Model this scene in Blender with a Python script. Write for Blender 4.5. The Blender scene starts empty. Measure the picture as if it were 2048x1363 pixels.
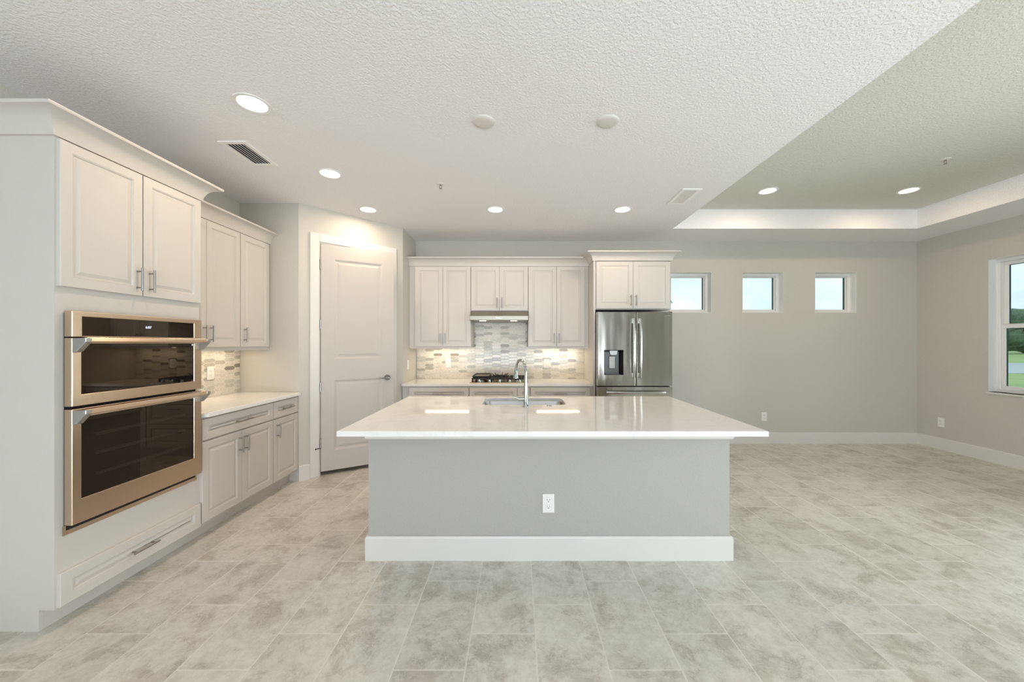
import bpy, bmesh, math, random
from mathutils import Vector, Matrix
random.seed(7)
PI = math.pi
sc = bpy.context.scene
COL = sc.collection

# ------------------------------------------------------------------ camera
F_PX = 727.0
CAMZ = 1.417
cam_d = bpy.data.cameras.new('camera')
cam_d.sensor_fit = 'HORIZONTAL'; cam_d.sensor_width = 36.0
cam_d.lens = F_PX / 2048 * 36.0
cam_d.shift_x = -12 / 2048; cam_d.shift_y = 4.5 / 2048
cam_d.clip_start = 0.05; cam_d.clip_end = 500
cam = bpy.data.objects.new('camera', cam_d); COL.objects.link(cam)
cam.location = (0, 0, CAMZ); cam.rotation_euler = (PI / 2, 0, 0)
sc.camera = cam

# ------------------------------------------------------------------ colour management
sc.view_settings.view_transform = 'Standard'
sc.view_settings.look = 'None'
sc.view_settings.gamma = 1.0
sc.view_settings.use_curve_mapping = False
sc.view_settings.exposure = -0.2
sc.cycles.use_denoising = True
sc.cycles.max_bounces = 14
sc.cycles.diffuse_bounces = 12
sc.cycles.glossy_bounces = 6
sc.cycles.transparent_max_bounces = 12
sc.cycles.sample_clamp_indirect = 4.0
sc.cycles.caustics_reflective = False
sc.cycles.caustics_refractive = False

CAN_W = 7.5        # each recessed ceiling light
BAR_W = 1.4         # each under-cabinet light bar
DAY_REAR = 85.0    # daylight entering the big sliding doors behind the camera
DAY_RIGHT = 220.0    # daylight entering the sliding door in the right wall
CEIL_FILL = 1350.0       # unseen lamp added outside the rear doors, tilted up to brighten the ceiling
FILL_LEFT = 200.0     # lamp added outside the made-up left opening to brighten the right wall
WORLD = 1.6

# ------------------------------------------------------------------ node helper
class Nodes:
    def __init__(self, tree):
        self.t = tree; self.n = tree.nodes; self.l = tree.links
    def new(self, typ, **kw):
        nd = self.n.new(typ)
        for k, v in kw.items(): setattr(nd, k, v)
        return nd
    def put(self, sock, v):
        if isinstance(v, bpy.types.NodeSocket): self.l.new(v, sock)
        elif v is not None: sock.default_value = v
    def m(self, op, a, b=None, c=None, clamp=False):
        nd = self.new('ShaderNodeMath', operation=op, use_clamp=clamp)
        self.put(nd.inputs[0], a)
        if b is not None: self.put(nd.inputs[1], b)
        if c is not None: self.put(nd.inputs[2], c)
        return nd.outputs[0]
    def noise(self, vec, scale, detail=4, rough=0.55, dist=0.0):
        nd = self.new('ShaderNodeTexNoise')
        self.put(nd.inputs['Vector'], vec)
        nd.inputs['Scale'].default_value = scale; nd.inputs['Detail'].default_value = detail
        nd.inputs['Roughness'].default_value = rough; nd.inputs['Distortion'].default_value = dist
        return nd.outputs['Fac']
    def white(self, vec):
        nd = self.new('ShaderNodeTexWhiteNoise'); nd.noise_dimensions = '3D'
        self.put(nd.inputs['Vector'], vec); return nd.outputs['Value']
    def ramp(self, fac, stops, interp='LINEAR'):
        nd = self.new('ShaderNodeValToRGB'); cr = nd.color_ramp; cr.interpolation = interp
        while len(cr.elements) < len(stops): cr.elements.new(0.5)
        for e, (p, c) in zip(cr.elements, stops):
            e.position = p
            e.color = (c, c, c, 1) if isinstance(c, (int, float)) else (c[0], c[1], c[2], 1)
        self.put(nd.inputs[0], fac); return nd.outputs[0]
    def mix(self, fac, a, b, blend='MIX'):
        nd = self.new('ShaderNodeMix', data_type='RGBA', blend_type=blend)
        self.put(nd.inputs[0], fac)
        for i, v in ((6, a), (7, b)):
            if isinstance(v, (tuple, list)) and len(v) == 3: v = (*v, 1)
            self.put(nd.inputs[i], v)
        return nd.outputs[2]
    def sep(self, vec):
        nd = self.new('ShaderNodeSeparateXYZ'); self.put(nd.inputs[0], vec); return nd.outputs
    def comb(self, x=0.0, y=0.0, z=0.0):
        nd = self.new('ShaderNodeCombineXYZ')
        for i, v in enumerate((x, y, z)): self.put(nd.inputs[i], v)
        return nd.outputs[0]
    def bump(self, h, strength=0.2, dist=0.002):
        nd = self.new('ShaderNodeBump'); nd.inputs['Strength'].default_value = strength
        nd.inputs['Distance'].default_value = dist; self.put(nd.inputs['Height'], h); return nd.outputs[0]
    def pos(self): return self.new('ShaderNodeNewGeometry').outputs['Position']
    def obj(self): return self.new('ShaderNodeTexCoord').outputs['Object']

def srgb(r, g, b):
    f = lambda c: (c / 255 / 12.92) if c / 255 <= 0.04045 else ((c / 255 + 0.055) / 1.055) ** 2.4
    return (f(r), f(g), f(b))

def mat(name, col=(0.8, 0.8, 0.8), rough=0.5, metal=0.0, ior=1.5, coat=0.0, spec=0.5, build=None, emit=None, estr=0.0, aniso=0.0):
    m = bpy.data.materials.new(name); m.use_nodes = True
    N = Nodes(m.node_tree); b = N.n['Principled BSDF']
    b.inputs['Base Color'].default_value = (*col, 1); b.inputs['Roughness'].default_value = rough
    b.inputs['Metallic'].default_value = metal; b.inputs['IOR'].default_value = ior
    b.inputs['Coat Weight'].default_value = coat; b.inputs['Specular IOR Level'].default_value = spec
    b.inputs['Anisotropic'].default_value = aniso
    if emit:
        b.inputs['Emission Color'].default_value = (*emit, 1); b.inputs['Emission Strength'].default_value = estr
    if build: build(N, b)
    m.diffuse_color = (*col, 1)
    return m

# ------------------------------------------------------------------ materials
def paint_build(scale, strength, col, dist=0.0015):
    def f(N, b):
        p = N.pos()
        n = N.noise(p, scale, 3, 0.5)
        h = N.ramp(n, [(0.42, 0.0), (0.6, 1.0)])
        N.l.new(N.bump(h, strength, dist), b.inputs['Normal'])
        t = N.noise(p, 1.3, 2, 0.5)
        N.l.new(N.mix(t, tuple(c * 0.98 for c in col), col), b.inputs['Base Color'])
    return f
C_WALL = (0.55, 0.53, 0.485)
C_CEIL = (0.87, 0.86, 0.87)
M_WALL = mat('wall_paint', C_WALL, 0.75, build=paint_build(110, 0.35, C_WALL))
M_CEIL = mat('ceiling_paint', C_CEIL, 0.85, build=paint_build(70, 1.0, C_CEIL, 0.0016))
C_ISL = (0.41, 0.405, 0.375)
M_ISLAND = mat('island_paint', C_ISL, 0.7, build=paint_build(70, 0.35, C_ISL))

def cab_build(N, b):
    n = N.noise(N.obj(), 9, 2, 0.5)
    N.l.new(N.mix(n, (0.575, 0.548, 0.512), (0.595, 0.568, 0.532)), b.inputs['Base Color'])
M_CAB = mat('cabinet_lacquer', (0.81, 0.785, 0.755), 0.38, build=cab_build)
M_TRIM = mat('trim_enamel', (0.68, 0.67, 0.635), 0.35)
M_REVEAL = mat('reveal_paint', (0.82, 0.83, 0.82), 0.5)
M_VINYL = mat('window_vinyl', (0.78, 0.77, 0.75), 0.35)
M_DOOR = mat('door_enamel', (0.515, 0.485, 0.45), 0.5)

def quartz_build(N, b):
    p = N.pos()
    v = N.noise(p, 2.2, 6, 0.6, 1.2)
    ridge = N.m('ABSOLUTE', N.m('SUBTRACT', v, 0.5))
    vein = N.ramp(ridge, [(0.0, 1.0), (0.03, 0.0)])
    sp = N.noise(p, 160, 2, 0.5)
    base = N.mix(sp, (0.80, 0.79, 0.77), (0.84, 0.83, 0.81))
    N.l.new(N.mix(N.m('MULTIPLY', vein, 0.25), base, (0.66, 0.64, 0.615)), b.inputs['Base Color'])
M_QUARTZ = mat('quartz_top', (0.78, 0.77, 0.75), 0.05, ior=1.55, build=quartz_build)

def floor_build(N, b):
    x, y, z = N.sep(N.pos())
    W, L = 0.3133, 0.591
    u = N.m('DIVIDE', N.m('SUBTRACT', x, 0.084), W)
    c = N.m('FLOOR', u)
    v = N.m('DIVIDE', N.m('SUBTRACT', N.m('SUBTRACT', y, 1.971), N.m('MULTIPLY', c, 0.197)), L)
    r = N.m('FLOOR', v)
    du = N.m('MULTIPLY', N.m('ABSOLUTE', N.m('SUBTRACT', u, N.m('ROUND', u))), W)
    dv = N.m('MULTIPLY', N.m('ABSOLUTE', N.m('SUBTRACT', v, N.m('ROUND', v))), L)
    d = N.m('MINIMUM', du, dv)
    grout = N.ramp(d, [(0.0010, 1.0), (0.0020, 0.0)])
    rnd = N.white(N.comb(c, r, 3.0))
    rnd2 = N.white(N.comb(r, c, 8.0))
    tile = N.comb(N.m('ADD', N.m('MULTIPLY', x, 1.0), N.m('MULTIPLY', rnd, 37.0)), N.m('ADD', y, N.m('MULTIPLY', rnd2, 51.0)), 0.0)
    big = N.noise(tile, 4.2, 10, 0.74, 0.35)
    fine = N.noise(tile, 22, 8, 0.75, 0.5)
    ridge = N.m('ABSOLUTE', N.m('SUBTRACT', N.noise(tile, 5.5, 9, 0.72, 0.4), 0.5))
    crack = N.m('MULTIPLY', N.ramp(ridge, [(0.0, 1.0), (0.022, 0.0)]), N.ramp(big, [(0.44, 1.0), (0.55, 0.0)]))
    col = N.ramp(big, [(0.36, (0.49, 0.455, 0.40)), (0.44, (0.565, 0.535, 0.475)), (0.49, (0.65, 0.63, 0.575)), (0.62, (0.70, 0.68, 0.625))])
    col = N.mix(N.m('MULTIPLY', N.ramp(fine, [(0.38, 1.0), (0.58, 0.0)]), 0.45), col, (0.47, 0.44, 0.39))
    col = N.mix(N.m('MULTIPLY', crack, 0.42), col, (0.25, 0.225, 0.19))
    tint = N.m('ADD', 0.94, N.m('MULTIPLY', rnd, 0.1))
    col = N.mix(1.0, col, N.comb(tint, tint, tint), 'MULTIPLY')
    col = N.mix(grout, col, (0.74, 0.715, 0.66))
    N.l.new(col, b.inputs['Base Color'])
    N.l.new(N.m('ADD', 0.24, N.m('MULTIPLY', grout, 0.4)), b.inputs['Roughness'])
    h = N.m('ADD', N.m('MULTIPLY', fine, 0.3), N.m('MULTIPLY', grout, -1.0))
    N.l.new(N.bump(h, 0.25, 0.001), b.inputs['Normal'])
M_FLOOR = mat('floor_tile', (0.55, 0.52, 0.47), 0.3, spec=0.4, build=floor_build)

def splash_build(N, b):
    x, yy, z = N.sep(N.obj())
    P, H, A = 0.1185, 0.0425, 0.022
    i = N.m('ROUND', N.m('DIVIDE', x, P))
    s = N.m('SUBTRACT', 1.0, N.m('MULTIPLY', 2.0, N.m('FLOORED_MODULO', i, 2.0)))
    fv = N.m('FRACT', N.m('DIVIDE', z, H))
    # triangle wave: -1 at fv=0, +1 at fv=.5
    T = N.m('SUBTRACT', 1.0, N.m('MULTIPLY', 4.0, N.m('ABSOLUTE', N.m('SUBTRACT', fv, 0.5))))
    xs = N.m('SUBTRACT', x, N.m('MULTIPLY', N.m('MULTIPLY', s, A / 2), T))
    uc = N.m('DIVIDE', xs, P)
    c = N.m('FLOOR', uc)
    par = N.m('FLOORED_MODULO', c, 2.0)
    vc = N.m('ADD', N.m('ADD', N.m('DIVIDE', z, H), 0.5), N.m('MULTIPLY', par, 0.5))
    r = N.m('FLOOR', vc)
    du = N.m('MULTIPLY', N.m('ABSOLUTE', N.m('SUBTRACT', uc, N.m('ROUND', uc))), P * 0.72)
    dv = N.m('MULTIPLY', N.m('ABSOLUTE', N.m('SUBTRACT', vc, N.m('ROUND', vc))), H)
    d = N.m('MINIMUM', du, dv)
    grout = N.ramp(d, [(0.0007, 1.0), (0.0014, 0.0)])
    rnd = N.white(N.comb(c, r, 1.0))
    vn = N.noise(N.comb(N.m('ADD', x, N.m('MULTIPLY', rnd, 11.0)), z, rnd), 28, 5, 0.65, 1.5)
    base = N.ramp(rnd, [(0.0, (0.73, 0.68, 0.59)), (0.30, (0.69, 0.645, 0.56)), (0.56, (0.58, 0.55, 0.48)),
                        (0.72, (0.44, 0.415, 0.355)), (0.94, (0.27, 0.235, 0.20))], 'CONSTANT')
    col = N.mix(N.ramp(vn, [(0.42, 0.0), (0.62, 1.0)]), base, N.mix(1.0, base, (0.80, 0.80, 0.80), 'MULTIPLY'))
    col = N.mix(grout, col, (0.66, 0.63, 0.57))
    N.l.new(col, b.inputs['Base Color'])
    N.l.new(N.m('ADD', 0.16, N.m('MULTIPLY', grout, 0.5)), b.inputs['Roughness'])
    N.l.new(N.bump(N.m('MULTIPLY', grout, -1.0), 0.4, 0.001), b.inputs['Normal'])
M_SPLASH = mat('picket_mosaic', (0.7, 0.68, 0.63), 0.2, build=splash_build)

def brushed(col, rough, warp, axis='v'):
    def f(N, b):
        x, y, z = N.sep(N.obj())
        g = N.noise(N.comb(N.m('MULTIPLY', x, 2.0), N.m('MULTIPLY', y, 2.0), N.m('MULTIPLY', z, 240.0)), 1.0, 2, 0.5) if axis == 'h' else \
            N.noise(N.comb(N.m('MULTIPLY', x, 240.0), N.m('MULTIPLY', y, 240.0), N.m('MULTIPLY', z, 2.0)), 1.0, 2, 0.5)
        w = N.noise(N.comb(N.m('MULTIPLY', x, 6.0), 0.0, N.m('MULTIPLY', z, 1.6)), 1.0, 1, 0.4)
        N.l.new(N.m('ADD', rough - 0.03, N.m('MULTIPLY', g, 0.08)), b.inputs['Roughness'])
        h = N.m('ADD', N.m('MULTIPLY', w, warp), N.m('MULTIPLY', g, 0.00002))
        nd = N.new('ShaderNodeBump'); nd.inputs['Strength'].default_value = 1.0; nd.inputs['Distance'].default_value = 1.0
        N.l.new(h, nd.inputs['Height']); N.l.new(nd.outputs[0], b.inputs['Normal'])
    return f
M_STEEL = mat('stainless_fridge', (0.54, 0.53, 0.485), 0.17, 1.0, build=brushed(0, 0.17, 0.010))
M_STEEL_W = mat('stainless_oven_warm_reflect', (0.68, 0.54, 0.41), 0.27, 1.0)  # warm kitchen light reflected by the steel is put into this tint
M_STEEL_H = mat('stainless_hood', (0.34, 0.315, 0.27), 0.36, 1.0)
M_NICKEL = mat('brushed_nickel', (0.36, 0.35, 0.33), 0.3, 1.0)
M_SATIN = mat('satin_cast_metal', (0.46, 0.47, 0.47), 0.42, 1.0)
M_CHROME = mat('chrome', (0.45, 0.50, 0.49), 0.08, 1.0)
M_SINK = mat('sink_steel', (0.50, 0.49, 0.47), 0.3, 1.0)
M_BLACK = mat('black_enamel', (0.012, 0.011, 0.010), 0.3)
M_IRON = mat('cast_iron', (0.02, 0.018, 0.018), 0.5)
M_GAP = mat('dark_gap', (0.01, 0.01, 0.01), 0.8)
M_OGLASS = mat('oven_glass', (0.006, 0.005, 0.004), 0.02, ior=1.72, build=lambda N, b: setattr(b.inputs['Specular Tint'], 'default_value', (1.0, 0.84, 0.66, 1)))
M_DGREY = mat('dispenser_grey', (0.12, 0.125, 0.125), 0.35, 0.6)
M_VENT = mat('vent_enamel', (0.90, 0.89, 0.87), 0.4)
M_PLASTIC = mat('white_plastic', (0.80, 0.79, 0.76), 0.35)
M_SLOT = mat('outlet_slot', (0.03, 0.03, 0.03), 0.6)
M_LENS = mat('light_lens', (0.9, 0.9, 0.9), 0.5, emit=(1.0, 0.95, 0.88), estr=5.0)
M_BARLENS = mat('light_bar_lens', (0.9, 0.9, 0.9), 0.5, emit=(1.0, 0.86, 0.66), estr=9.0)
M_HOODLENS = mat('hood_lamp_lens', (0.9, 0.9, 0.9), 0.5, emit=(1.0, 0.88, 0.62), estr=3.0)
M_DIGIT = mat('clock_digits', (0.1, 0.1, 0.1), 0.5, emit=(0.65, 0.75, 1.0), estr=2.0)
M_BRASS = mat('hinge_metal', (0.45, 0.44, 0.42), 0.3, 1.0)
M_WOODEDGE = mat('raw_panel_edge', (0.45, 0.33, 0.22), 0.6)

def glass_mat():
    m = bpy.data.materials.new('window_glass'); m.use_nodes = True
    N = Nodes(m.node_tree); N.n.clear()
    out = N.new('ShaderNodeOutputMaterial'); mx = N.new('ShaderNodeMixShader')
    tr = N.new('ShaderNodeBsdfTransparent'); tr.inputs[0].default_value = (0.95, 0.98, 0.975, 1)
    gl = N.new('ShaderNodeBsdfGlossy'); gl.inputs['Roughness'].default_value = 0.02
    fr = N.new('ShaderNodeFresnel'); fr.inputs[0].default_value = 1.3
    N.l.new(fr.outputs[0], mx.inputs[0]); N.l.new(tr.outputs[0], mx.inputs[1]); N.l.new(gl.outputs[0], mx.inputs[2])
    N.l.new(mx.outputs[0], out.inputs[0]); return m
M_GLASS = glass_mat()

def grass_build(N, b):
    p = N.pos(); n = N.noise(p, 0.25, 5, 0.6); f = N.noise(p, 3.0, 4, 0.7)
    c = N.ramp(n, [(0.35, (0.24, 0.36, 0.14)), (0.5, (0.32, 0.47, 0.17)), (0.65, (0.40, 0.52, 0.22))])
    N.l.new(N.mix(N.m('MULTIPLY', f, 0.4), c, (0.22, 0.30, 0.13)), b.inputs['Base Color'])
M_GRASS = mat('grass_field', (0.2, 0.35, 0.08), 0.9, build=grass_build)
M_PATIO = mat('patio_concrete', (0.50, 0.49, 0.46), 0.8)
M_WATER = mat('pond_water', (0.42, 0.50, 0.52), 0.3, ior=1.33)
def leaf_build(N, b):
    n = N.noise(N.pos(), 1.2, 6, 0.7)
    N.l.new(N.ramp(n, [(0.35, (0.07, 0.13, 0.08)), (0.65, (0.20, 0.31, 0.19))]), b.inputs['Base Color'])
    N.l.new(N.bump(n, 1.0, 0.4), b.inputs['Normal'])
M_LEAF = mat('tree_leaves', (0.08, 0.16, 0.05), 0.8, build=leaf_build)
M_BARK = mat('tree_bark', (0.12, 0.09, 0.06), 0.9)

# ------------------------------------------------------------------ world: overcast sky with soft clouds
w = bpy.data.worlds.new('sky'); sc.world = w; w.use_nodes = True
N = Nodes(w.node_tree); bg = N.n['Background']
tc = N.new('ShaderNodeTexCoord').outputs['Generated']
gx, gy, gz = N.sep(tc)
cl = N.noise(N.comb(gx, gy, N.m('MULTIPLY', gz, 2.5)), 3.2, 6, 0.55, 0.3)
sky = N.ramp(cl, [(0.35, (0.58, 0.72, 0.80)), (0.5, (0.72, 0.83, 0.88)), (0.65, (0.84, 0.91, 0.94))])
N.l.new(sky, bg.inputs['Color']); bg.inputs['Strength'].default_value = WORLD

# ------------------------------------------------------------------ mesh helpers
def quad_box(bm, x0, x1, y0, y1, z0, z1, bev=0.0, seg=1):
    vs = [bm.verts.new(p) for p in ((x0, y0, z0), (x1, y0, z0), (x1, y1, z0), (x0, y1, z0), (x0, y0, z1), (x1, y0, z1), (x1, y1, z1), (x0, y1, z1))]
    fs = [bm.faces.new([vs[i] for i in f]) for f in ((0, 3, 2, 1), (4, 5, 6, 7), (0, 1, 5, 4), (1, 2, 6, 5), (2, 3, 7, 6), (3, 0, 4, 7))]
    if bev > 0:
        es = list({e for f in fs for e in f.edges})
        bmesh.ops.bevel(bm, geom=es, offset=bev, segments=seg, affect='EDGES', profile=0.5)
    return vs

class MB:
    def __init__(self): self.bm = bmesh.new()
    def box(self, x0, x1, y0, y1, z0, z1, bev=0.0, seg=1):
        quad_box(self.bm, min(x0, x1), max(x0, x1), min(y0, y1), max(y0, y1), min(z0, z1), max(z0, z1), bev, seg); return self
    def rings(self, rings, cap0=True, cap1=True, closed=True):
        bm = self.bm; R = [[bm.verts.new(p) for p in r] for r in rings]
        n = len(R[0])
        for a, b in zip(R[:-1], R[1:]):
            for i in range(n if closed else n - 1):
                j = (i + 1) % n
                try: bm.faces.new((a[i], a[j], b[j], b[i]))
                except ValueError: pass
        if cap0: bm.faces.new(list(reversed(R[0])))
        if cap1: bm.faces.new(R[-1])
        return self
    def cyl(self, p0, p1, r0, r1=None, n=16, caps=True):
        r1 = r0 if r1 is None else r1
        p0 = Vector(p0); p1 = Vector(p1); d = (p1 - p0).normalized()
        a = d.orthogonal().normalized(); b = d.cross(a)
        ring = lambda c, r: [c + (a * math.cos(2 * PI * i / n) + b * math.sin(2 * PI * i / n)) * r for i in range(n)]
        return self.rings([ring(p0, r0), ring(p1, r1)], caps, caps)
    def lathe(self, prof, c=(0, 0, 0), n=32):
        """prof: (r, z) list; around z axis at c"""
        c = Vector(c)
        R = [[c + Vector((r * math.cos(2 * PI * i / n), r * math.sin(2 * PI * i / n), z)) for i in range(n)] for r, z in prof]
        return self.rings(R, True, True)
    def tube(self, pts, r, n=14):
        pts = [Vector(p) for p in pts]; R = []
        rs = r if isinstance(r, (list, tuple)) else [r] * len(pts)
        prev = None
        for i, p in enumerate(pts):
            d = ((pts[min(i + 1, len(pts) - 1)] - pts[max(i - 1, 0)])).normalized()
            a = (prev - d * prev.dot(d)).normalized() if prev is not None else d.orthogonal().normalized()
            prev = a; b = d.cross(a)
            R.append([p + (a * math.cos(2 * PI * k / n) + b * math.sin(2 * PI * k / n)) * rs[i] for k in range(n)])
        return self.rings(R, True, True)
    def prism(self, pts, ax, a0, a1):
        """pts 2D polygon in the other two axes; extruded along ax ('x','y','z')"""
        def P(p, t):
            return {'x': (t, p[0], p[1]), 'y': (p[0], t, p[1]), 'z': (p[0], p[1], t)}[ax]
        return self.rings([[P(p, a0) for p in pts], [P(p, a1) for p in pts]], True, True)
    def sweep(self, path, prof):
        """path: plan (x,y) points, outward = right of travel; prof: closed (out, z)"""
        n = len(path); R = []
        for i in range(n):
            p = Vector(path[i])
            d0 = (p - Vector(path[i - 1])).normalized() if i > 0 else None
            d1 = (Vector(path[i + 1]) - p).normalized() if i < n - 1 else None
            r = lambda d: Vector((d.y, -d.x))
            if d0 is None: o = r(d1)
            elif d1 is None: o = r(d0)
            else:
                o = (r(d0) + r(d1)).normalized(); o = o / max(0.2, o.dot(r(d0)))
            R.append([(p.x + o.x * q, p.y + o.y * q, z) for q, z in prof])
        return self.rings(R, True, True)
    def build(self, name, m, parent=None, smooth=False, loc=None, angle=35, bev=0.0):
        bmesh.ops.recalc_face_normals(self.bm, faces=self.bm.faces)
        me = bpy.data.meshes.new(name); self.bm.to_mesh(me); self.bm.free()
        me.materials.append(m)
        if smooth:
            for p in me.polygons: p.use_smooth = True
            try: me.set_sharp_from_angle(angle=math.radians(angle))
            except Exception: pass
        o = bpy.data.objects.new(name, me); COL.objects.link(o)
        if parent is not None: o.parent = parent
        if loc is not None: o.location = loc
        if bev > 0:
            md = o.modifiers.new('bevel', 'BEVEL'); md.width = bev; md.segments = 2; md.limit_method = 'ANGLE'
        return o

def thing(name, label, cat, loc=(0, 0, 0), rz=0.0, group=None):
    o = bpy.data.objects.new(name, None); COL.objects.link(o)
    o.empty_display_size = 0.1
    o.location = loc; o.rotation_euler = (0, 0, rz)
    o['label'] = label; o['category'] = cat
    if group: o['group'] = group
    return o
def tag(o, label, cat, group=None, kind=None):
    o['label'] = label; o['category'] = cat
    if group: o['group'] = group
    if kind: o['kind'] = kind
    return o
def struct(o, label=None):
    o['kind'] = 'structure'
    if label: o['label'] = label
    return o
def copy_tree(o, parent=None):
    c = o.copy(); COL.objects.link(c)
    if parent is not None: c.parent = parent
    for ch in list(o.children): copy_tree(ch, c)
    return c

# ------------------------------------------------------------------ room shell
XL, XR, YB, YR, ZC = -2.87, 5.653, 5.15, -4.6, 2.86
ZT = 3.105
def slab_with_holes(mb, u0, u1, z0, z1, holes, put):
    us = sorted({u0, u1, *[h[0] for h in holes], *[h[1] for h in holes]})
    zs = sorted({z0, z1, *[h[2] for h in holes], *[h[3] for h in holes]})
    for i in range(len(us) - 1):
        for j in range(len(zs) - 1):
            cu, cz = (us[i] + us[i + 1]) / 2, (zs[j] + zs[j + 1]) / 2
            if any(h[0] < cu < h[1] and h[2] < cz < h[3] for h in holes): continue
            put(us[i], us[i + 1], zs[j], zs[j + 1])

WT = 0.2
WB = [(2.155, 2.741), (3.181, 3.762), (4.208, 4.796)]
WZ = (1.849, 2.423)
mb = MB()
slab_with_holes(mb, XL - WT, XR + WT, 0, 3.2, [(a, b, *WZ) for a, b in WB], lambda a, b, c, d: mb.box(a, b, YB, YB + WT, c, d))
bmesh.ops.remove_doubles(mb.bm, verts=mb.bm.verts, dist=1e-5)
struct(mb.build('wall_back', M_WALL), 'greige back wall with three small square windows')
WIN4 = (3.44, 4.368, 0.835, 2.42)
SLD = (-0.6, 2.4, 0.02, 2.42)
mb = MB()
slab_with_holes(mb, YR - WT, YB, 0, 3.2, [WIN4, SLD], lambda a, b, c, d: mb.box(XR, XR + WT, a, b, c, d))
struct(mb.build('wall_right', M_WALL), 'greige right wall with a tall sash window')
SLL = (-3.4, -1.2, 0.02, 2.42)  # unseen opening added to let light reach the right wall
mb = MB()
slab_with_holes(mb, YR - WT, YB, 0, 3.2, [SLL], lambda a, b, c, d: mb.box(XL - WT, XL, a, b, c, d))
struct(mb.build('wall_left', M_WALL), 'greige left wall behind the white cabinets')
REAR = [(-2.2, 2.4, 0.02, 2.45)]
mb = MB()
slab_with_holes(mb, XL, XR, 0, 3.2, REAR, lambda a, b, c, d: mb.box(a, b, YR - WT, YR, c, d))
struct(mb.build('wall_rear', M_WALL))
# pantry walls
P1 = Vector((-2.26, 3.745)); P2 = Vector((-1.445, 4.56)); PL = (P2 - P1).length
mb = MB(); mb.box(XL, -2.26, 3.745, 3.855, 0, ZC)
struct(mb.build('wall_pantry_left', M_WALL), 'short wall beside the left cabinets, lit warm under the upper cabinet')
mb = MB()
slab_with_holes(mb, 0.0, PL, 0, ZC, [(0.19, 0.975, 0, 2.50)], lambda a, b, c, d: mb.box(a, b, 0, 0.11, c, d))
o = struct(mb.build('wall_pantry_diagonal', M_WALL), 'diagonal corner wall holding the pantry door'); o.location = (P1.x, P1.y, 0); o.rotation_euler[2] = PI / 4
mb = MB(); mb.box(-1.555, -1.445, 4.56, YB, 0, ZC)
struct(mb.build('wall_pantry_right', M_WALL), 'short return wall beside the back counter')
mb = MB(); mb.box(XL - WT, XR + WT, YR - WT, YB + WT, -0.12, 0)
struct(mb.build('floor', M_FLOOR), 'travertine-look porcelain plank tile floor')
TX0, TX1, TY0, TY1 = 1.95, 5.03, -1.6, 4.58
mb = MB()
mb.box(XL, TX0, YR, YB, ZC, 3.2)
mb.box(TX0, XR, TY1, YB, ZC, 3.2)
mb.box(TX1, XR, TY0, TY1, ZC, 3.2)
mb.box(TX0, XR, YR, TY0, ZC, 3.2)
struct(mb.build('ceiling', M_CEIL), 'textured ceiling with a raised tray over the dining area')

C_TRAY = (0.66, 0.66, 0.60)  # tray panel set darker and greener than the ceiling so its edge shows
M_TRAY = mat('tray_tone', C_TRAY, 0.85, build=paint_build(70, 1.0, C_TRAY, 0.0016))
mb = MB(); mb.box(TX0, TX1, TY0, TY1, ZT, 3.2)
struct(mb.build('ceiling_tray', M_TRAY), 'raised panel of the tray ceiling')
BB = [(0, 0), (0.016, 0), (0.016, 0.143), (0.010, 0.155), (0, 0.155)]
def baseboard(name, path):
    m_ = MB(); m_.sweep(path, BB); return struct(m_.build(name, M_TRIM))
baseboard('baseboard_right_corner', [(1.90, YB), (XR, YB), (XR, 2.47)])
baseboard('baseboard_right', [(XR, -0.67), (XR, YR), (2.47, YR)])
baseboard('baseboard_left', [(-2.27, YR), (XL, YR), (XL, SLL[0] - 0.07)])
baseboard('baseboard_left_kitchen', [(XL, SLL[1] + 0.07), (XL, 1.76)])
dd = 0.7071
q0 = (P1.x + 0.10 * dd, P1.y + 0.10 * dd)
baseboard('baseboard_pantry_left', [(P1.x - 0.0, P1.y), q0])
q1 = (P1.x + 1.062 * dd, P1.y + 1.062 * dd)
baseboard('baseboard_pantry_right', [q1, (P2.x, P2.y)])

# ------------------------------------------------------------------ pantry door (door_1) and its casing
root = bpy.data.objects.new('trim_1', None); COL.objects.link(root); root.location = (P1.x, P1.y, 0); root.rotation_euler[2] = PI / 4
struct(root, 'white casing around the pantry door')
mb = MB()
mb.box(0.102, 0.192, -0.018, 0, 0, 2.587, 0.004); mb.box(0.973, 1.063, -0.018, 0, 0, 2.587, 0.004)
mb.box(0.192, 0.973, -0.018, 0, 2.497, 2.587, 0.004)
mb.build('casing', M_TRIM, root)
mb = MB(); mb.box(0.19, 0.205, 0, 0.11, 0, 2.5); mb.box(0.96, 0.975, 0, 0.11, 0, 2.5); mb.box(0.205, 0.96, 0, 0.11, 2.485, 2.5)
mb.box(0.205, 0.215, 0.05, 0.08, 0, 2.485); mb.box(0.95, 0.96, 0.05, 0.08, 0, 2.485); mb.box(0.215, 0.95, 0.05, 0.08, 2.475, 2.485)
mb.build('jamb', M_TRIM, root)

DW = 0.752
H0 = P1 + Vector((dd, dd)) * 0.207 + Vector((dd, -dd)) * 0.008
door = bpy.data.objects.new('door_1', None); COL.objects.link(door)
door.location = (H0.x, H0.y, 0); door.rotation_euler[2] = math.radians(45 - 14.3)
struct(door, 'white two-panel pantry door standing slightly ajar')
def panel_face(mb, x0, x1, z0, z1, y0, prof):
    """rings stepping inwards from a rectangle: prof = (inset, y offset towards the room)"""
    R = []
    for ins, h in prof:
        y = y0 - h
        R.append([(x0 + ins, y, z0 + ins), (x1 - ins, y, z0 + ins), (x1 - ins, y, z1 - ins), (x0 + ins, y, z1 - ins)])
    mb.rings(R, False, True)
mb = MB()
Z0, Z1 = 0.045, 2.478
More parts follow.
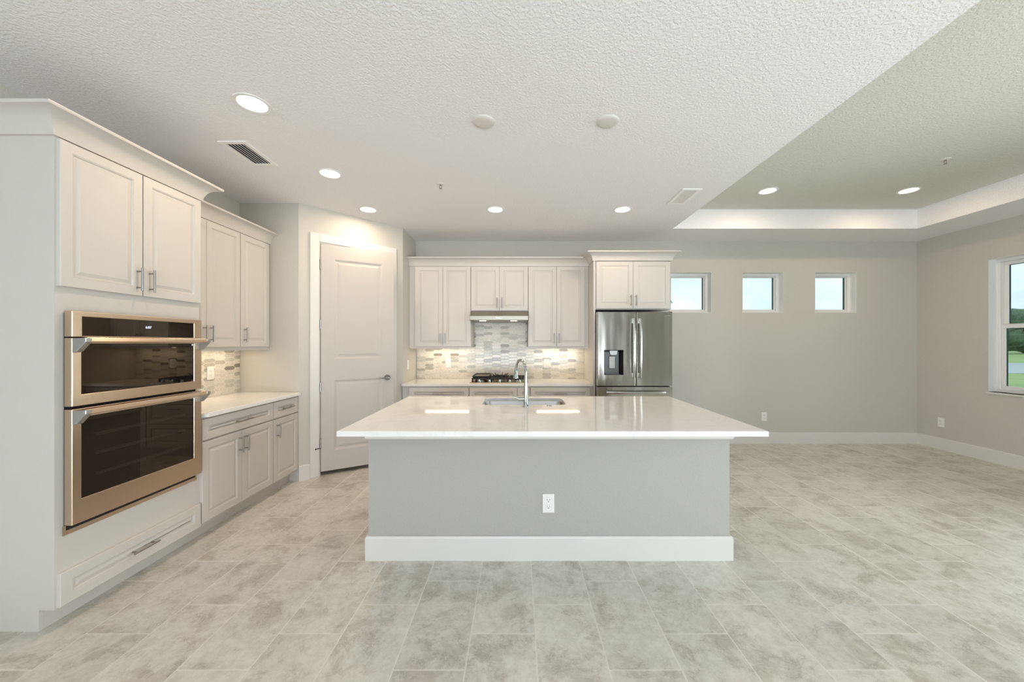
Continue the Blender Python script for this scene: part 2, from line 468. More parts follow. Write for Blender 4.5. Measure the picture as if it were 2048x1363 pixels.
# slab as frame with two moulded panels, both sides plain at the back
mb.box(0, DW, 0.004, 0.036, Z0, Z1)
pan = [(0.125, DW - 0.125, 0.255, 1.02), (0.125, DW - 0.125, 1.245, 2.33)]
slab_with_holes(mb, 0, DW, Z0, Z1, pan, lambda a, b, c, d: mb.box(a, b, -0.006, 0.004, c, d))
for a, b, c, d in pan:
    panel_face(mb, a, b, c, d, -0.006, [(0, 0), (0.006, -0.001), (0.022, -0.009), (0.034, -0.009), (0.055, -0.003), (0.06, -0.003)])
mb.build('door_slab', M_DOOR, door)
mb = MB(); mb.cyl((DW - 0.07, -0.006, 1.02), (DW - 0.07, -0.018, 1.02), 0.033, 0.031, 28); mb.cyl((DW - 0.07, -0.018, 1.02), (DW - 0.07, -0.05, 1.02), 0.011, n=16)
mb.box(DW - 0.178, DW - 0.055, -0.062, -0.046, 1.010, 1.026, 0.005, 2)
mb.build('lever_handle', M_NICKEL, door, True)
for z in (0.35, 0.95, 1.62, 2.26):
    mb = MB(); mb.cyl((-0.004, -0.008, z - 0.05), (-0.004, -0.008, z + 0.05), 0.007, n=12); mb.box(-0.006, 0.0, -0.004, 0.03, z - 0.05, z + 0.05)
    mb.build('hinge', M_BRASS, door, True)
mb = MB(); mb.cyl((0.0, -0.012, 0.30), (-0.045, -0.035, 0.30), 0.004, n=8); mb.cyl((-0.045, -0.035, 0.30), (-0.052, -0.038, 0.30), 0.008, n=10)
mb.build('hinge_stop', M_IRON, door, True)

# ------------------------------------------------------------------ windows
def small_window(name, x0, x1, label):
    r = bpy.data.objects.new(name, None); COL.objects.link(r); r.location = (x0, YB + 0.10, WZ[0]); struct(r, label)
    W, H = x1 - x0, WZ[1] - WZ[0]
    mb = MB(); t = 0.04
    for a, b, c, d in ((0, W, 0, t), (0, W, H - t, H), (0, t, t, H - t), (W - t, W, t, H - t)): mb.box(a, b, 0, 0.07, c, d, 0.003)
    mb.build('window_frame', M_VINYL, r)
    mb = MB(); v = 0.0008; k_ = 0.004
    for a, b, c, d in ((v, W - v, v, k_), (v, W - v, H - k_, H - v), (v, k_, k_, H - k_), (W - k_, W - v, k_, H - k_)): mb.box(a, b, -0.0995, -0.0003, c, d)
    mb.build('reveal', M_REVEAL, r)
    mb = MB(); s = t; e = t + 0.016
    for a, b, c, d in ((s, W - s, s, e), (s, W - s, H - e, H - s), (s, e, e, H - e), (W - e, W - s, e, H - e)): mb.box(a, b, 0.02, 0.055, c, d, 0.002)
    mb.build('glazing_bead', M_VINYL, r)
    mb = MB(); g = 0.008
    for a, b, c, d in ((e, e + g, e, H - e), (W - e - g, W - e, e, H - e)): mb.box(a, b, 0.03, 0.05, c, d)
    mb.build('gasket', mat('dark_gasket', (0.03, 0.10, 0.11), 0.4), r)
    mb = MB(); mb.box(e, W - e, 0.036, 0.042, e, H - e); mb.build('pane', M_GLASS, r)
    return r
small_window('window_1', *WB[0], 'small square window partly behind the refrigerator cabinet')
small_window('window_2', *WB[1], 'small square window, middle of the three on the back wall')
small_window('window_3', *WB[2], 'small square window nearest the right corner')

def big_window():
    y0, y1, z0, z1 = WIN4
    r = bpy.data.objects.new('window_4', None); COL.objects.link(r); r.location = (XR + 0.095, y1, z0); r.rotation_euler[2] = -PI / 2
    struct(r, 'tall single-hung window in the right wall looking at a pond')
    W, H = y1 - y0, z1 - z0
    mb = MB(); t = 0.035
    for a, b, c, d in ((0, W, 0, t), (0, W, H - t, H), (0, t, t, H - t), (W - t, W, t, H - t)): mb.box(a, b, 0, 0.085, c, d, 0.003)
    mb.build('window_frame', M_VINYL, r)
    mb = MB(); v = 0.0008; k_ = 0.004
    for a, b, c, d in ((v, W - v, H - k_, H - v), (v, k_, k_, H - k_), (W - k_, W - v, k_, H - k_)): mb.box(a, b, -0.0945, -0.0003, c, d)
    mb.build('reveal', M_REVEAL, r)
    zm = 1.615 - z0
    for nm, c0, c1, yy in (('lower_sash', t, zm + 0.02, 0.012), ('upper_sash', zm - 0.01, H - t, 0.045)):
        mb = MB(); s = 0.042
        for a, b, c, d in ((t, W - t, c0, c0 + s), (t, W - t, c1 - s, c1), (t, t + s, c0 + s, c1 - s), (W - t - s, W - t, c0 + s, c1 - s)): mb.box(a, b, yy, yy + 0.03, c, d, 0.003)
        o = mb.build(nm, M_VINYL, r)
        mb = MB()
        mb.box(t + s, t + s + 0.006, yy + 0.008, yy + 0.02, c0 + s, c1 - s); mb.box(t + s, W - t - s, yy + 0.008, yy + 0.02, c1 - s - 0.006, c1 - s)
        mb.build('gasket', mat('dark_gasket_b', (0.02, 0.07, 0.08), 0.4), o)
        mb = MB(); mb.box(t + s, W - t - s, yy + 0.012, yy + 0.018, c0 + s, c1 - s); mb.build('pane', M_GLASS, o)
    mb = MB(); mb.box(0.30, 0.36, -0.004, 0.012, zm + 0.02, zm + 0.035, 0.003); mb.build('sash_lock', M_VINYL, r)
    mb = MB(); mb.box(0.22, 0.42, 0.0, 0.012, t + 0.008, t + 0.02, 0.003); mb.build('lift_rail', M_VINYL, r)
    mb = MB(); mb.box(-0.01, W + 0.01, -0.115, 0.0, -0.022, 0.0, 0.004); mb.build('window_sill', M_TRIM, r)
big_window()

def slider(name, loc, rz, W, H):
    r = bpy.data.objects.new(name, None); COL.objects.link(r); r.location = loc; r.rotation_euler[2] = rz; struct(r)
    mb = MB(); t = 0.05
    for a, b, c, d in ((0, W, 0, t), (0, W, H - t, H), (0, t, t, H - t), (W - t, W, t, H - t)): mb.box(a, b, 0, 0.1, c, d)
    n = 3; pw = (W - 2 * t) / n
    for k in range(1, n): mb.box(t + k * pw - 0.045, t + k * pw + 0.045, 0.02, 0.08, t, H - t)
    mb.build('door_frame', M_VINYL, r)
    mb = MB(); mb.box(t, W - t, 0.048, 0.054, t, H - t); mb.build('pane', M_GLASS, r)
slider('door_2', (XR + 0.05, SLD[1], SLD[2]), -PI / 2, SLD[1] - SLD[0], SLD[3] - SLD[2])
slider('door_3', (REAR[0][1], YR - 0.05, REAR[0][2]), PI, REAR[0][1] - REAR[0][0], REAR[0][3] - REAR[0][2])

slider('fill_door_left', (XL - 0.05, SLL[0], SLL[2]), PI / 2, SLL[1] - SLL[0], SLL[3] - SLL[2])  # unseen glass door, added with its lamp to light the right wall

def area(name, loc, rot, sx, sy, watts, col=(1, 1, 1), shape='RECTANGLE', parent=None, spread=None):
    d = bpy.data.lights.new(name, 'AREA'); d.shape = shape; d.size = sx; d.size_y = sy; d.energy = watts; d.color = col
    if spread is not None: d.spread = spread
    o = bpy.data.objects.new(name, d); COL.objects.link(o); o.location = loc; o.rotation_euler = rot
    if parent is not None: o.parent = parent
    return o
DAYC = (0.93, 0.94, 1.0)
for i, (a, b, c, d) in enumerate(REAR):
    area('daylight', ((a + b) / 2, YR - 0.35, (c + d) / 2), (PI / 2, 0, 0), b - a, d - c, DAY_REAR, DAYC)
    area('ceiling_fill', ((a + b) / 2, YR - 1.9, 0.02), (PI * 0.80, 0, 0), b - a + 1.0, 2.6, CEIL_FILL, (0.84, 0.88, 1.0))  # added lamp aimed up at the ceiling, standing in for patio bounce
area('daylight', (XR + 0.35, (SLD[0] + SLD[1]) / 2, (SLD[2] + SLD[3]) / 2), (PI / 2, 0, PI / 2), SLD[1] - SLD[0], SLD[3] - SLD[2], DAY_RIGHT, (0.95, 0.97, 1.0))

area('daylight', (XL - 0.35, (SLL[0] + SLL[1]) / 2, 1.22), (PI / 2, 0, -PI / 2), SLL[1] - SLL[0], 2.4, FILL_LEFT, (0.95, 0.96, 1.0))  # added fill behind the left opening, aimed across at the right wall
# ------------------------------------------------------------------ cabinets (local frame: x right, y into the wall, face at y=0)
FRONT = [(0, 0), (0, 0.017), (0.003, 0.020), (0.050, 0.020), (0.0515, 0.0175), (0.055, 0.0185), (0.059, 0.0125), (0.066, 0.0125), (0.084, 0.0185), (0.086, 0.0185)]
FLAT = [(0, 0), (0, 0.017), (0.003, 0.020), (0.026, 0.020), (0.028, 0.0165), (0.031, 0.0175), (0.034, 0.013), (0.038, 0.013), (0.047, 0.018)]
def front(name, x0, x1, z0, z1, parent, handle=None, prof=FRONT, hl=0.136):
    """raised-panel door or drawer front; handle = (x, z, 'v'|'h')"""
    mb = MB()
    R = []
    for ins, h in prof:
        R.append([(x0 + ins, -h, z0 + ins), (x1 - ins, -h, z0 + ins), (x1 - ins, -h, z1 - ins), (x0 + ins, -h, z1 - ins)])
    mb.rings(R, True, True)
    o = mb.build(name, M_CAB, parent)
    if handle:
        hx, hz, di = handle
        mb = MB(); h = hl / 2; yb = -0.052
        if di == 'v':
            mb.cyl((hx, yb, hz - h), (hx, yb, hz + h), 0.006, n=12)
            for s in (-1, 1): mb.cyl((hx, -0.0195, hz + s * (h - 0.02)), (hx, yb, hz + s * (h - 0.02)), 0.0045, n=10)
        else:
            mb.cyl((hx - h, yb, hz), (hx + h, yb, hz), 0.006, n=12)
            for s in (-1, 1): mb.cyl((hx + s * (h - 0.02), -0.0195, hz), (hx + s * (h - 0.02), yb, hz), 0.0045, n=10)
        mb.build('handle', M_NICKEL, o, True)
    return o
ZU0, ZU1 = 1.352, 2.437
G = 0.0025
CROWN_P = [(0, 0), (0.012, 0), (0.014, 0.010), (0.018, 0.028), (0.026, 0.048), (0.040, 0.068), (0.058, 0.082), (0.078, 0.090), (0.088, 0.092), (0.090, 0.096), (0.090, 0.106), (0, 0.106)]
def crown(path, z, parent=None, name='crown_molding', s=1.0):
    mb = MB(); mb.sweep(path, [(a * s, z + b * s) for a, b in CROWN_P]); return mb.build(name, M_CAB, parent, True, angle=28)

# --- tall oven cabinet
OY0, OW = 1.787, 0.812
R90 = PI / 2
oc = thing('oven_cabinet', 'tall white cabinet at left built around the double wall oven', 'cabinet', (-2.28, OY0, 0), R90)
mb = MB(); D = 0.588
mb.box(0, 0.018, 0, D, 0.105, ZU1); mb.box(0, 0.018, 0.075, D, 0, 0.105)
mb.build('side_panel', M_CAB, oc)
mb = MB()
mb.box(OW - 0.018, OW, 0, D, 0.105, ZU1); mb.box(0.018, OW - 0.018, D - 0.012, D, 0.105, ZU1)
mb.box(0.018, OW - 0.018, 0, D - 0.012, ZU1 - 0.018, ZU1); mb.box(0.018, OW - 0.018, 0.02, D - 0.012, 0.105, 0.123)
mb.box(0.018, OW - 0.018, 0.02, D - 0.012, 1.66, 1.68); mb.box(0.018, OW - 0.018, 0.02, D - 0.012, 0.40, 0.42)
OX0, OX1, OZ0, OZ1 = 0.040, 0.775, 0.475, 1.572
slab_with_holes(mb, 0.018, OW - 0.018, 0.105, ZU1, [(OX0, OX1, OZ0, OZ1), (0.05, 0.76, 0.13, 0.25), (0.05, 0.76, 1.72, 2.40)], lambda a, b, c, d: mb.box(a, b, 0, 0.019, c, d))
mb.build('face_frame', M_CAB, oc)
mb = MB(); mb.box(0.0185, OW, 0.075, 0.087, 0, 0.105); mb.build('toe_kick', M_CAB, oc)
front('door', 0.008, OW / 2 - G, 1.700, ZU1 - 0.008, oc, (OW / 2 - 0.036, 1.795, 'v'))
front('door', OW / 2 + G, OW - 0.006, 1.700, ZU1 - 0.008, oc, (OW / 2 + 0.036, 1.795, 'v'))
front('drawer', 0.008, OW - 0.006, 0.110, 0.277, oc, (OW / 2 - 0.005, 0.192, 'h'), FRONT, 0.15)
o = crown([(-D, 0)] and [(0 - 0.0, D), (0, 0), (OW, 0), (OW, D)], ZU1, oc, s=1.1)

# --- double wall oven
ov = thing('wall_oven', 'stainless double wall oven with microwave above, set in the tall cabinet', 'oven', (-2.28, OY0, 0), R90)
OF = -0.045
x0, x1 = 0.034, 0.781
mb = MB(); mb.box(OX0 + 0.004, OX1 - 0.004, 0.001, 0.55, OZ0 - 0.0005 + 0.001, OZ1 - 0.004); mb.box(x0 + 0.004, x1 - 0.004, -0.0048, 0.0, 0.4745, 1.57); mb.build('oven_body', M_GAP, ov)
mb = MB()
mb.box(x0 - 0.004, x1 + 0.004, -0.006, -0.0005, 0.452, 0.474); mb.box(x0 - 0.004, OX0 + 0.001, -0.006, -0.0005, 0.474, 0.50); mb.box(OX1 - 0.001, x1 + 0.004, -0.006, -0.0005, 0.474, 1.578)
mb.build('trim_frame', M_STEEL_W, ov)
def framed_front(name, z0, z1, gx0, gx1, gz0, gz1, m, parent):
    mb = MB()
    slab_with_holes(mb, x0, x1, z0, z1, [(gx0, gx1, gz0, gz1)], lambda a, b, c, d: mb.box(a, b, OF, -0.005, c, d))
    bmesh.ops.remove_doubles(mb.bm, verts=mb.bm.verts, dist=1e-5)
    # remove interior faces
    seen = {}
    for f in list(mb.bm.faces):
        k = tuple(round(c, 4) for c in f.calc_center_median())
        seen.setdefault(k, []).append(f)
    dead = [f for v in seen.values() if len(v) > 1 for f in v]
    bmesh.ops.delete(mb.bm, geom=dead, context='FACES')
    o = mb.build(name, m, parent, bev=0.003)
    mb = MB(); mb.box(gx0 - 0.0, gx1 + 0.0, OF + 0.004, -0.01, gz0, gz1)
    g = mb.build('glass', M_OGLASS, o)
    return o, g
cp, cg = framed_front('control_panel', 1.449, 1.580, 0.078, 0.722, 1.455, 1.553, M_STEEL_W, ov)
d1, g1 = framed_front('microwave_door', 1.098, 1.444, 0.075, 0.722, 1.156, 1.415, M_STEEL_W, ov)
d2, g2 = framed_front('oven_door', 0.502, 1.084, 0.075, 0.722, 0.624, 1.038, M_STEEL_W, ov)
def text(body, size, m, parent, loc, rot, name, ext=0.0004, bold=0.0):
    cu = bpy.data.curves.new(name, 'FONT'); cu.body = body; cu.size = size; cu.extrude = ext; cu.offset = bold
    cu.align_x = 'CENTER'; cu.align_y = 'CENTER'
    t = bpy.data.objects.new(name, cu); COL.objects.link(t)
    bpy.context.view_layer.update()
    me = bpy.data.meshes.new_from_object(t); bpy.data.objects.remove(t)
    me.materials.clear(); me.materials.append(m)
    o = bpy.data.objects.new(name, me); COL.objects.link(o); o.parent = parent; o.location = loc; o.rotation_euler = rot
    return o
text('6:07', 0.021, M_DIGIT, cp, (0.415, OF + 0.003, 1.512), (PI / 2, 0, 0), 'clock_digits')
for zt, par in ((1.436, d1), (1.072, d2)):
    mb = MB()
    # front bar, slightly wedge-shaped
    mb.prism([(-0.112, zt - 0.010), (-0.106, zt + 0.011), (-0.092, zt + 0.011), (-0.092, zt - 0.015), (-0.108, zt - 0.015)], 'x', 0.046, 0.772)
    o = mb.build('handle', M_STEEL_W, par, bev=0.002)
    for s in (0, 1):
        xa = 0.036 if s == 0 else 0.750
        mb = MB()
        mb.prism([(OF, zt + 0.006), (-0.1115, zt + 0.009), (-0.1115, zt - 0.012), (OF - 0.02, zt - 0.062), (OF, zt - 0.066)], 'x', xa, xa + 0.029)
        mb.build('bracket', M_SATIN, o, bev=0.003)
# rack lines inside the lower oven, seen faintly through the glass
mb = MB()
for z in (0.72, 0.83, 0.93):
    for k in range(3): mb.box(0.14, 0.66, OF + 0.0035, OF + 0.0041, z + k * 0.006, z + k * 0.006 + 0.001)
mb.build('rack', mat('rack_wire', (0.06, 0.05, 0.035), 0.4), g2)
mb = MB(); mb.cyl((0.70, OF - 0.002, 1.406), (0.705, OF - 0.008, 1.406), 0.006, n=10); mb.box(0.712, 0.728, OF - 0.004, OF, 1.400, 1.412)
mb.build('door_latch', M_PLASTIC, d1)

# --- left base cabinets
def base_cab(name_label, loc, rz, w, layout, depth, group, zt=0.883, l=0.0, r=0.0):
    t = thing('base_cabinet', name_label, 'cabinet', loc, rz, group)
    mb = MB(); mb.box(0.0005, w - 0.0005, 0, depth, 0.105, zt); mb.build('body', M_CAB, t)
    mb = MB(); mb.box(0.0005, w - 0.0005, 0.075, 0.09, 0, 0.1045); mb.build('toe_kick', M_CAB, t)
    a, b = 0.004 + l, w - 0.004 - r; zd0, zd1 = 0.716, 0.868
    if layout == 'drawer+2':
        front('drawer', a, b, zd0, zd1, t, ((a + b) / 2, (zd0 + zd1) / 2, 'h'), FRONT, 0.16); m_ = (a + b) / 2
        front('door', a, m_ - G / 2, 0.125, zd0 - 0.012, t, (m_ - 0.032, 0.60, 'v'))
        front('door', m_ + G / 2, b, 0.125, zd0 - 0.012, t, (m_ + 0.032, 0.60, 'v'))
    elif layout == 'drawer+1':
        front('drawer', a, b, zd0, zd1, t, ((a + b) / 2, (zd0 + zd1) / 2, 'h'), FRONT, 0.15)
        front('door', a, b, 0.125, zd0 - 0.012, t, (a + 0.042, 0.60, 'v'))
    elif layout == 'false+drawers':
        front('false_front', a, b - 0.155, zd0, zd1, t)
        front('false_front', b - 0.151, b, zd0, zd1, t)
        front('drawer', a, b, 0.415, zd0 - 0.006, t, ((a + b) / 2, 0.60, 'h'), FRONT, 0.16)
        front('drawer', a, b, 0.125, 0.409, t, ((a + b) / 2, 0.31, 'h'), FRONT, 0.16)
    return t
GB = 'white base cabinets along the left wall'
base_cab('wide white base cabinet right of the oven, one drawer over two doors', (-2.28, OY0 + OW, 0), R90, 0.762, 'drawer+2', D, GB)
base_cab('narrow white base cabinet beside the pantry wall, one drawer over one door', (-2.28, OY0 + OW + 0.762, 0), R90, 3.743 - (OY0 + OW + 0.762), 'drawer+1', D, GB)
# --- left upper cabinets
def upper_cab(label, loc, rz, w, z0, z1, depth, doors, group, rail=True, name='upper_cabinet', rf=0.0, lf=0.0, door_z0=None, hz=None):
    t = thing(name, label, 'cabinet', loc, rz, group)
    zb = z0 + 0.02 if rail else z0
    mb = MB(); mb.box(0.0005, w - 0.0005, 0, depth, zb, z1); mb.build('body', M_CAB, t)
    if rail:
        mb = MB(); mb.box(0.0005, w - 0.0005, 0.002, 0.02, z0, zb - 0.0003); mb.build('light_rail', M_CAB, t)
    a, b = 0.004 + lf, w - 0.004 - rf
    dz = door_z0 if door_z0 is not None else z0 + 0.033
    hz = hz if hz is not None else dz + 0.11
    if doors == 2:
        m_ = (a + b) / 2
        front('door', a, m_ - G / 2, dz, z1 - 0.008, t, (m_ - 0.032, hz, 'v'))
        front('door', m_ + G / 2, b, dz, z1 - 0.008, t, (m_ + 0.032, hz, 'v'))
    else:
        front('door', a, b, dz, z1 - 0.008, t, (a + 0.036, hz, 'v'))
    return t
UL0 = OY0 + OW; ULS = 3.33
GU = 'white upper cabinets along the left wall'
upper_cab('white two-door upper cabinet directly right of the tall oven cabinet', (-2.56, UL0, 0), R90, ULS - UL0, ZU0, ZU1 - 0.004, 0.308, 2, GU)
upper_cab('white single-door upper cabinet beside the pantry wall', (-2.56, ULS, 0), R90, 3.743 - ULS, ZU0, ZU1 - 0.004, 0.308, 1, GU, rf=0.028)
o = crown([(-2.56, UL0 + 0.11), (-2.56, 3.744)], ZU1 - 0.0038)
tag(o, 'white cove crown molding on top of the left upper cabinets', 'crown molding')

# --- back wall cabinets
YF = 4.54
GBB = 'white base cabinets along the back wall'
base_cab('white base cabinet left of the cooktop, beside the pantry return wall', (-1.443, YF, 0), 0, 0.833, 'drawer+2', 0.605, GBB, l=0.081, r=0.0)
base_cab('white base cabinet directly under the gas cooktop', (-0.610, YF, 0), 0, 0.757, 'false+drawers', 0.605, GBB)
base_cab('white base cabinet between the cooktop and the refrigerator', (0.147, YF, 0), 0, 0.787, 'drawer+2', 0.605, GBB, l=0.004, r=0.03)
YU = 4.82
GUB = 'white upper cabinets along the back wall'
upper_cab('white two-door upper cabinet left of the range hood', (-1.443, YU, 0), 0, 0.8195, 1.348, 2.437, 0.328, 2, GUB, lf=0.078, door_z0=1.375, hz=1.483)
upper_cab('short white two-door upper cabinet above the range hood', (-0.6235, YU, 0), 0, 0.758, 1.842, 2.437, 0.328, 2, GUB, rail=False, door_z0=1.846, hz=1.945)
upper_cab('white two-door upper cabinet between the range hood and the refrigerator', (0.1345, YU, 0), 0, 0.799, 1.348, 2.437, 0.328, 2, GUB, rf=0.048, door_z0=1.375, hz=1.483)
o = crown([(-1.443, YU), (0.934, YU)], 2.4365)
tag(o, 'white cove crown molding on top of the back wall upper cabinets', 'crown molding')

# --- cabinet over the refrigerator with its tall side panel
fc = thing('refrigerator_cabinet', 'white cabinet above the refrigerator with a tall panel down its left side', 'cabinet', (0.935, 4.52, 0), 0)
mb = MB(); mb.box(0, 0.022, -0.018, 0.628, 0, ZU1); mb.build('side_panel', M_CAB, fc)
mb = MB(); mb.box(0.0225, 0.960, 0, 0.628, 1.836, ZU1); mb.build('body', M_CAB, fc)
mid = 0.4915
front('door', 0.034, mid - G / 2, 1.846, 2.430, fc, (mid - 0.032, 1.945, 'v'))
front('door', mid + G / 2, 0.948, 1.846, 2.430, fc, (mid + 0.032, 1.945, 'v'))
crown([(0, 0.215), (0, -0.018), (0.960, -0.018), (0.960, 0.628)], ZU1, fc)

# ------------------------------------------------------------------ countertops
def countertop(name, outer, holes, z0, z1, label, ch=0.003):
    """outer / holes: plan polygons; small chamfer on the top edge"""
    mb = MB(); bm = mb.bm
    def inset(poly, t):
        n = len(poly); out = []
        for i in range(n):
            p = Vector(poly[i]); a = (p - Vector(poly[i - 1])).normalized(); b = (Vector(poly[(i + 1) % n]) - p).normalized()
            na = Vector((-a.y, a.x)); nb = Vector((-b.y, b.x)); o = na + nb; o = o / max(0.3, o.dot(na))
            out.append((p.x + o.x * t, p.y + o.y * t))
        return out
    tops, bots = [], []
    for k, poly in enumerate([outer] + holes):
        pin = inset(poly, ch)
        loops = [[bm.verts.new((x, y, z)) for x, y in pl] for pl, z in ((poly, z0), (poly, z1 - ch), (pin, z1))]
        n = len(poly)
        for a, b in zip(loops[:-1], loops[1:]):
            for i in range(n):
                j = (i + 1) % n; bm.faces.new((a[i], a[j], b[j], b[i]))
        for lp, store in ((loops[-1], tops), (loops[0], bots)):
            for i in range(n):
                store.append(bm.edges.get((lp[i], lp[(i + 1) % n])))
    bmesh.ops.triangle_fill(bm, use_beauty=True, use_dissolve=False, edges=tops)
    bmesh.ops.triangle_fill(bm, use_beauty=True, use_dissolve=False, edges=bots)
    return tag(mb.build(name, M_QUARTZ), label, 'countertop')
def rrect(x0, x1, y0, y1, r, n=6, ccw=True):
    pts = []
    for cx, cy, a0 in ((x1 - r, y0 + r, -PI / 2), (x1 - r, y1 - r, 0), (x0 + r, y1 - r, PI / 2), (x0 + r, y0 + r, PI)):
        for k in range(n + 1):
            a = a0 + k / n * PI / 2; pts.append((cx + r * math.cos(a), cy + r * math.sin(a)))
    return pts if ccw else pts[::-1]
ZK0, ZK1 = 0.884, 0.914
SX0, SX1, SY0, SY1 = -0.296, 0.397, 2.973, 3.346
countertop('island_countertop', [(-1.037, 2.078), (1.434, 2.078), (1.434, 3.453), (-1.037, 3.453)], [rrect(SX0, SX1, SY0, SY1, 0.05, ccw=False)], ZK0, ZK1, 'large white polished quartz countertop on the kitchen island')
countertop('counter_top', [(XL + 0.001, UL0 + 0.001), (-2.275, UL0 + 0.001), (-2.235, UL0 + 0.03), (-2.235, 3.743), (-2.235, 3.80), (-2.2475, 3.7565), (-2.26, 3.744), (XL + 0.001, 3.744)][0:4] + [(XL + 0.001, 3.743)], [], ZK0, ZK1, 'white quartz countertop on the left base cabinets beside the oven')
countertop('counter_top', [(-1.444, 4.512), (0.934, 4.512), (0.934, YB - 0.001), (-1.444, YB - 0.001)], [], ZK0, ZK1, 'white quartz countertop along the back wall holding the cooktop')

# ------------------------------------------------------------------ backsplashes (local x along wall, z up)
def splash(label, loc, rz, w, rects):
    mb = MB()
    for a, b, c, d in rects: mb.box(a, b, -0.008, -0.0005, c, d)
    o = mb.build('backsplash', M_SPLASH); o.location = loc; o.rotation_euler[2] = rz
    return tag(o, label, 'backsplash')
splash('grey and white picket mosaic backsplash rising to the hood on the back wall', (-1.430, YB, 0.915), 0, 0, [(0, 0.815, 0, 0.450), (0.815, 1.556, 0, 0.79), (1.556, 2.364, 0, 0.450)])
splash('picket mosaic backsplash under the left upper cabinets', (XL, UL0 + 0.002, 0.915), R90, 0, [(0, 1.14, 0, 0.455)])

# ------------------------------------------------------------------ range hood
hd = thing('range_hood', 'slim stainless range hood under the short cabinet, two lamps lit', 'range hood', (-0.6225, 0, 0))
mb = MB(); W = 0.756
prof = [(4.815, 1.840), (4.775, 1.836), (4.672, 1.772), (4.668, 1.768), (4.668, 1.716), (4.676, 1.711), (5.10, 1.711), (5.10, 1.840)]
mb.prism([(a, b) for a, b in prof], 'x', 0.004, W - 0.004)
mb.build('hood_shell', M_STEEL_H, hd, bev=0.002)
mb = MB(); mb.box(0.05, W - 0.05, 4.72, 5.05, 1.7095, 1.7105); mb.build('filter', mat('filter_mesh', (0.35, 0.33, 0.28), 0.4, 1.0), hd)
for x in (0.125, 0.525):
    mb = MB(); mb.box(x, x + 0.085, 4.69, 4.745, 1.704, 1.7108); o = mb.build('lamp', M_HOODLENS, hd)
mb = MB(); mb.box(0.335, 0.42, 4.6665, 4.6685, 1.735, 1.752); mb.build('button_strip', M_SATIN, hd)
mb = MB(); mb.cyl((0.408, 4.6675, 1.743), (0.408, 4.663, 1.743), 0.006, n=12); mb.build('button', M_CHROME, hd)
area('hood_lamp', (0.37, 4.80, 1.70), (0, 0, 0), 0.5, 0.05, 0.9, (1, 0.90, 0.74), parent=hd)

# ------------------------------------------------------------------ under-cabinet light bars
def light_bar(label, loc, rz, L):
    t = thing('light_bar', label, 'light', loc, rz, 'under-cabinet light bars')
    mb = MB(); mb.box(0, L, -0.018, 0.018, -0.010, -0.0005, 0.002); mb.build('housing', M_PLASTIC, t)
    mb = MB(); mb.box(0.006, L - 0.006, -0.012, 0.012, -0.013, -0.0102); mb.build('diffuser', M_BARLENS, t)
    area('bar_light', (L / 2, 0, -0.018), (0, 0, 0), L - 0.02, 0.02, BAR_W, (1, 0.83, 0.58), parent=t)
    return t
light_bar('glowing light bar under the upper cabinet left of the hood', (-1.285, 5.02, 1.368), 0, 0.615)
light_bar('glowing light bar under the upper cabinet right of the hood', (0.249, 5.02, 1.368), 0, 0.607)
light_bar('glowing light bar under the left wall upper cabinets', (-2.74, 2.70, ZU0 + 0.02), R90, 0.95)

# ------------------------------------------------------------------ refrigerator
fr = thing('refrigerator', 'stainless french-door refrigerator with a water dispenser', 'refrigerator', (0.958, 4.386, 0), 0)
FW = 0.910
mb = MB(); mb.box(0.006, FW - 0.006, 0.085, 0.74, 0.02, 1.775); mb.build('body', mat('fridge_side', (0.10, 0.105, 0.10), 0.4, 0.5), fr)
mb = MB(); mb.box(0.02, FW - 0.02, 0.075, 0.086, 0.04, 1.76); mb.build('gasket', M_GAP, fr)
def fridge_panel(name, x0, x1, z0, z1, hole=None, r=0.014, parent=fr):
    """slab with softly rounded vertical edges, slightly bowed front"""
    mb = MB()
    n = 14; cols = []
    for i in range(n + 1):
        t = i / n; x = x0 + (x1 - x0) * t
        e = min(x - x0, x1 - x)
        y = 0.0 if e > r else r - math.sqrt(max(0, r * r - (r - e) ** 2))
        cols.append((x, y))
    extra = []
    for k in range(1, 6):
        a = k / 6 * PI / 2
        extra += [(x0 + r - r * math.cos(a), r - r * math.sin(a)), (x1 - r + r * math.cos(a), r - r * math.sin(a))]
    if hole: cols += [(hole[0], 0.0), (hole[1], 0.0)]
    pts = sorted(set((round(a, 5), round(b, 5)) for a, b in cols + extra))
    zs = [z0, z1] if not hole else [z0, hole[2], hole[3], z1]
    bm = mb.bm
    grid = [[bm.verts.new((x, y, z)) for x, y in pts] for z in zs]
    for j in range(len(zs) - 1):
        for i in range(len(pts) - 1):
            if hole and j == 1 and hole[0] - 1e-4 <= pts[i][0] < hole[1] - 1e-4: continue
            bm.faces.new((grid[j][i], grid[j][i + 1], grid[j + 1][i + 1], grid[j + 1][i]))
    D_ = 0.072
    bl = [bm.verts.new((x0, D_, z)) for z in zs]; br = [bm.verts.new((x1, D_, z)) for z in zs]
    for j in range(len(zs) - 1):
        bm.faces.new((bl[j], grid[j][0], grid[j + 1][0], bl[j + 1])); bm.faces.new((grid[j][-1], br[j], br[j + 1], grid[j + 1][-1]))
    bm.faces.new(list(reversed([bl[0]] + grid[0] + [br[0]]))); bm.faces.new([bl[-1]] + grid[-1] + [br[-1]])
    return mb.build(name, M_STEEL, parent, True, angle=20)
xm = 0.469
DISP = (0.080, 0.315, 1.034, 1.336)
ld = fridge_panel('door', 0.0, xm - 0.003, 0.903, 1.794, DISP)
rd = fridge_panel('door', xm + 0.003, FW, 0.903, 1.794)
fz = fridge_panel('freezer_drawer', 0.0, FW, 0.47, 0.890)
fz2 = fridge_panel('freezer_drawer', 0.0, FW, 0.05, 0.462)
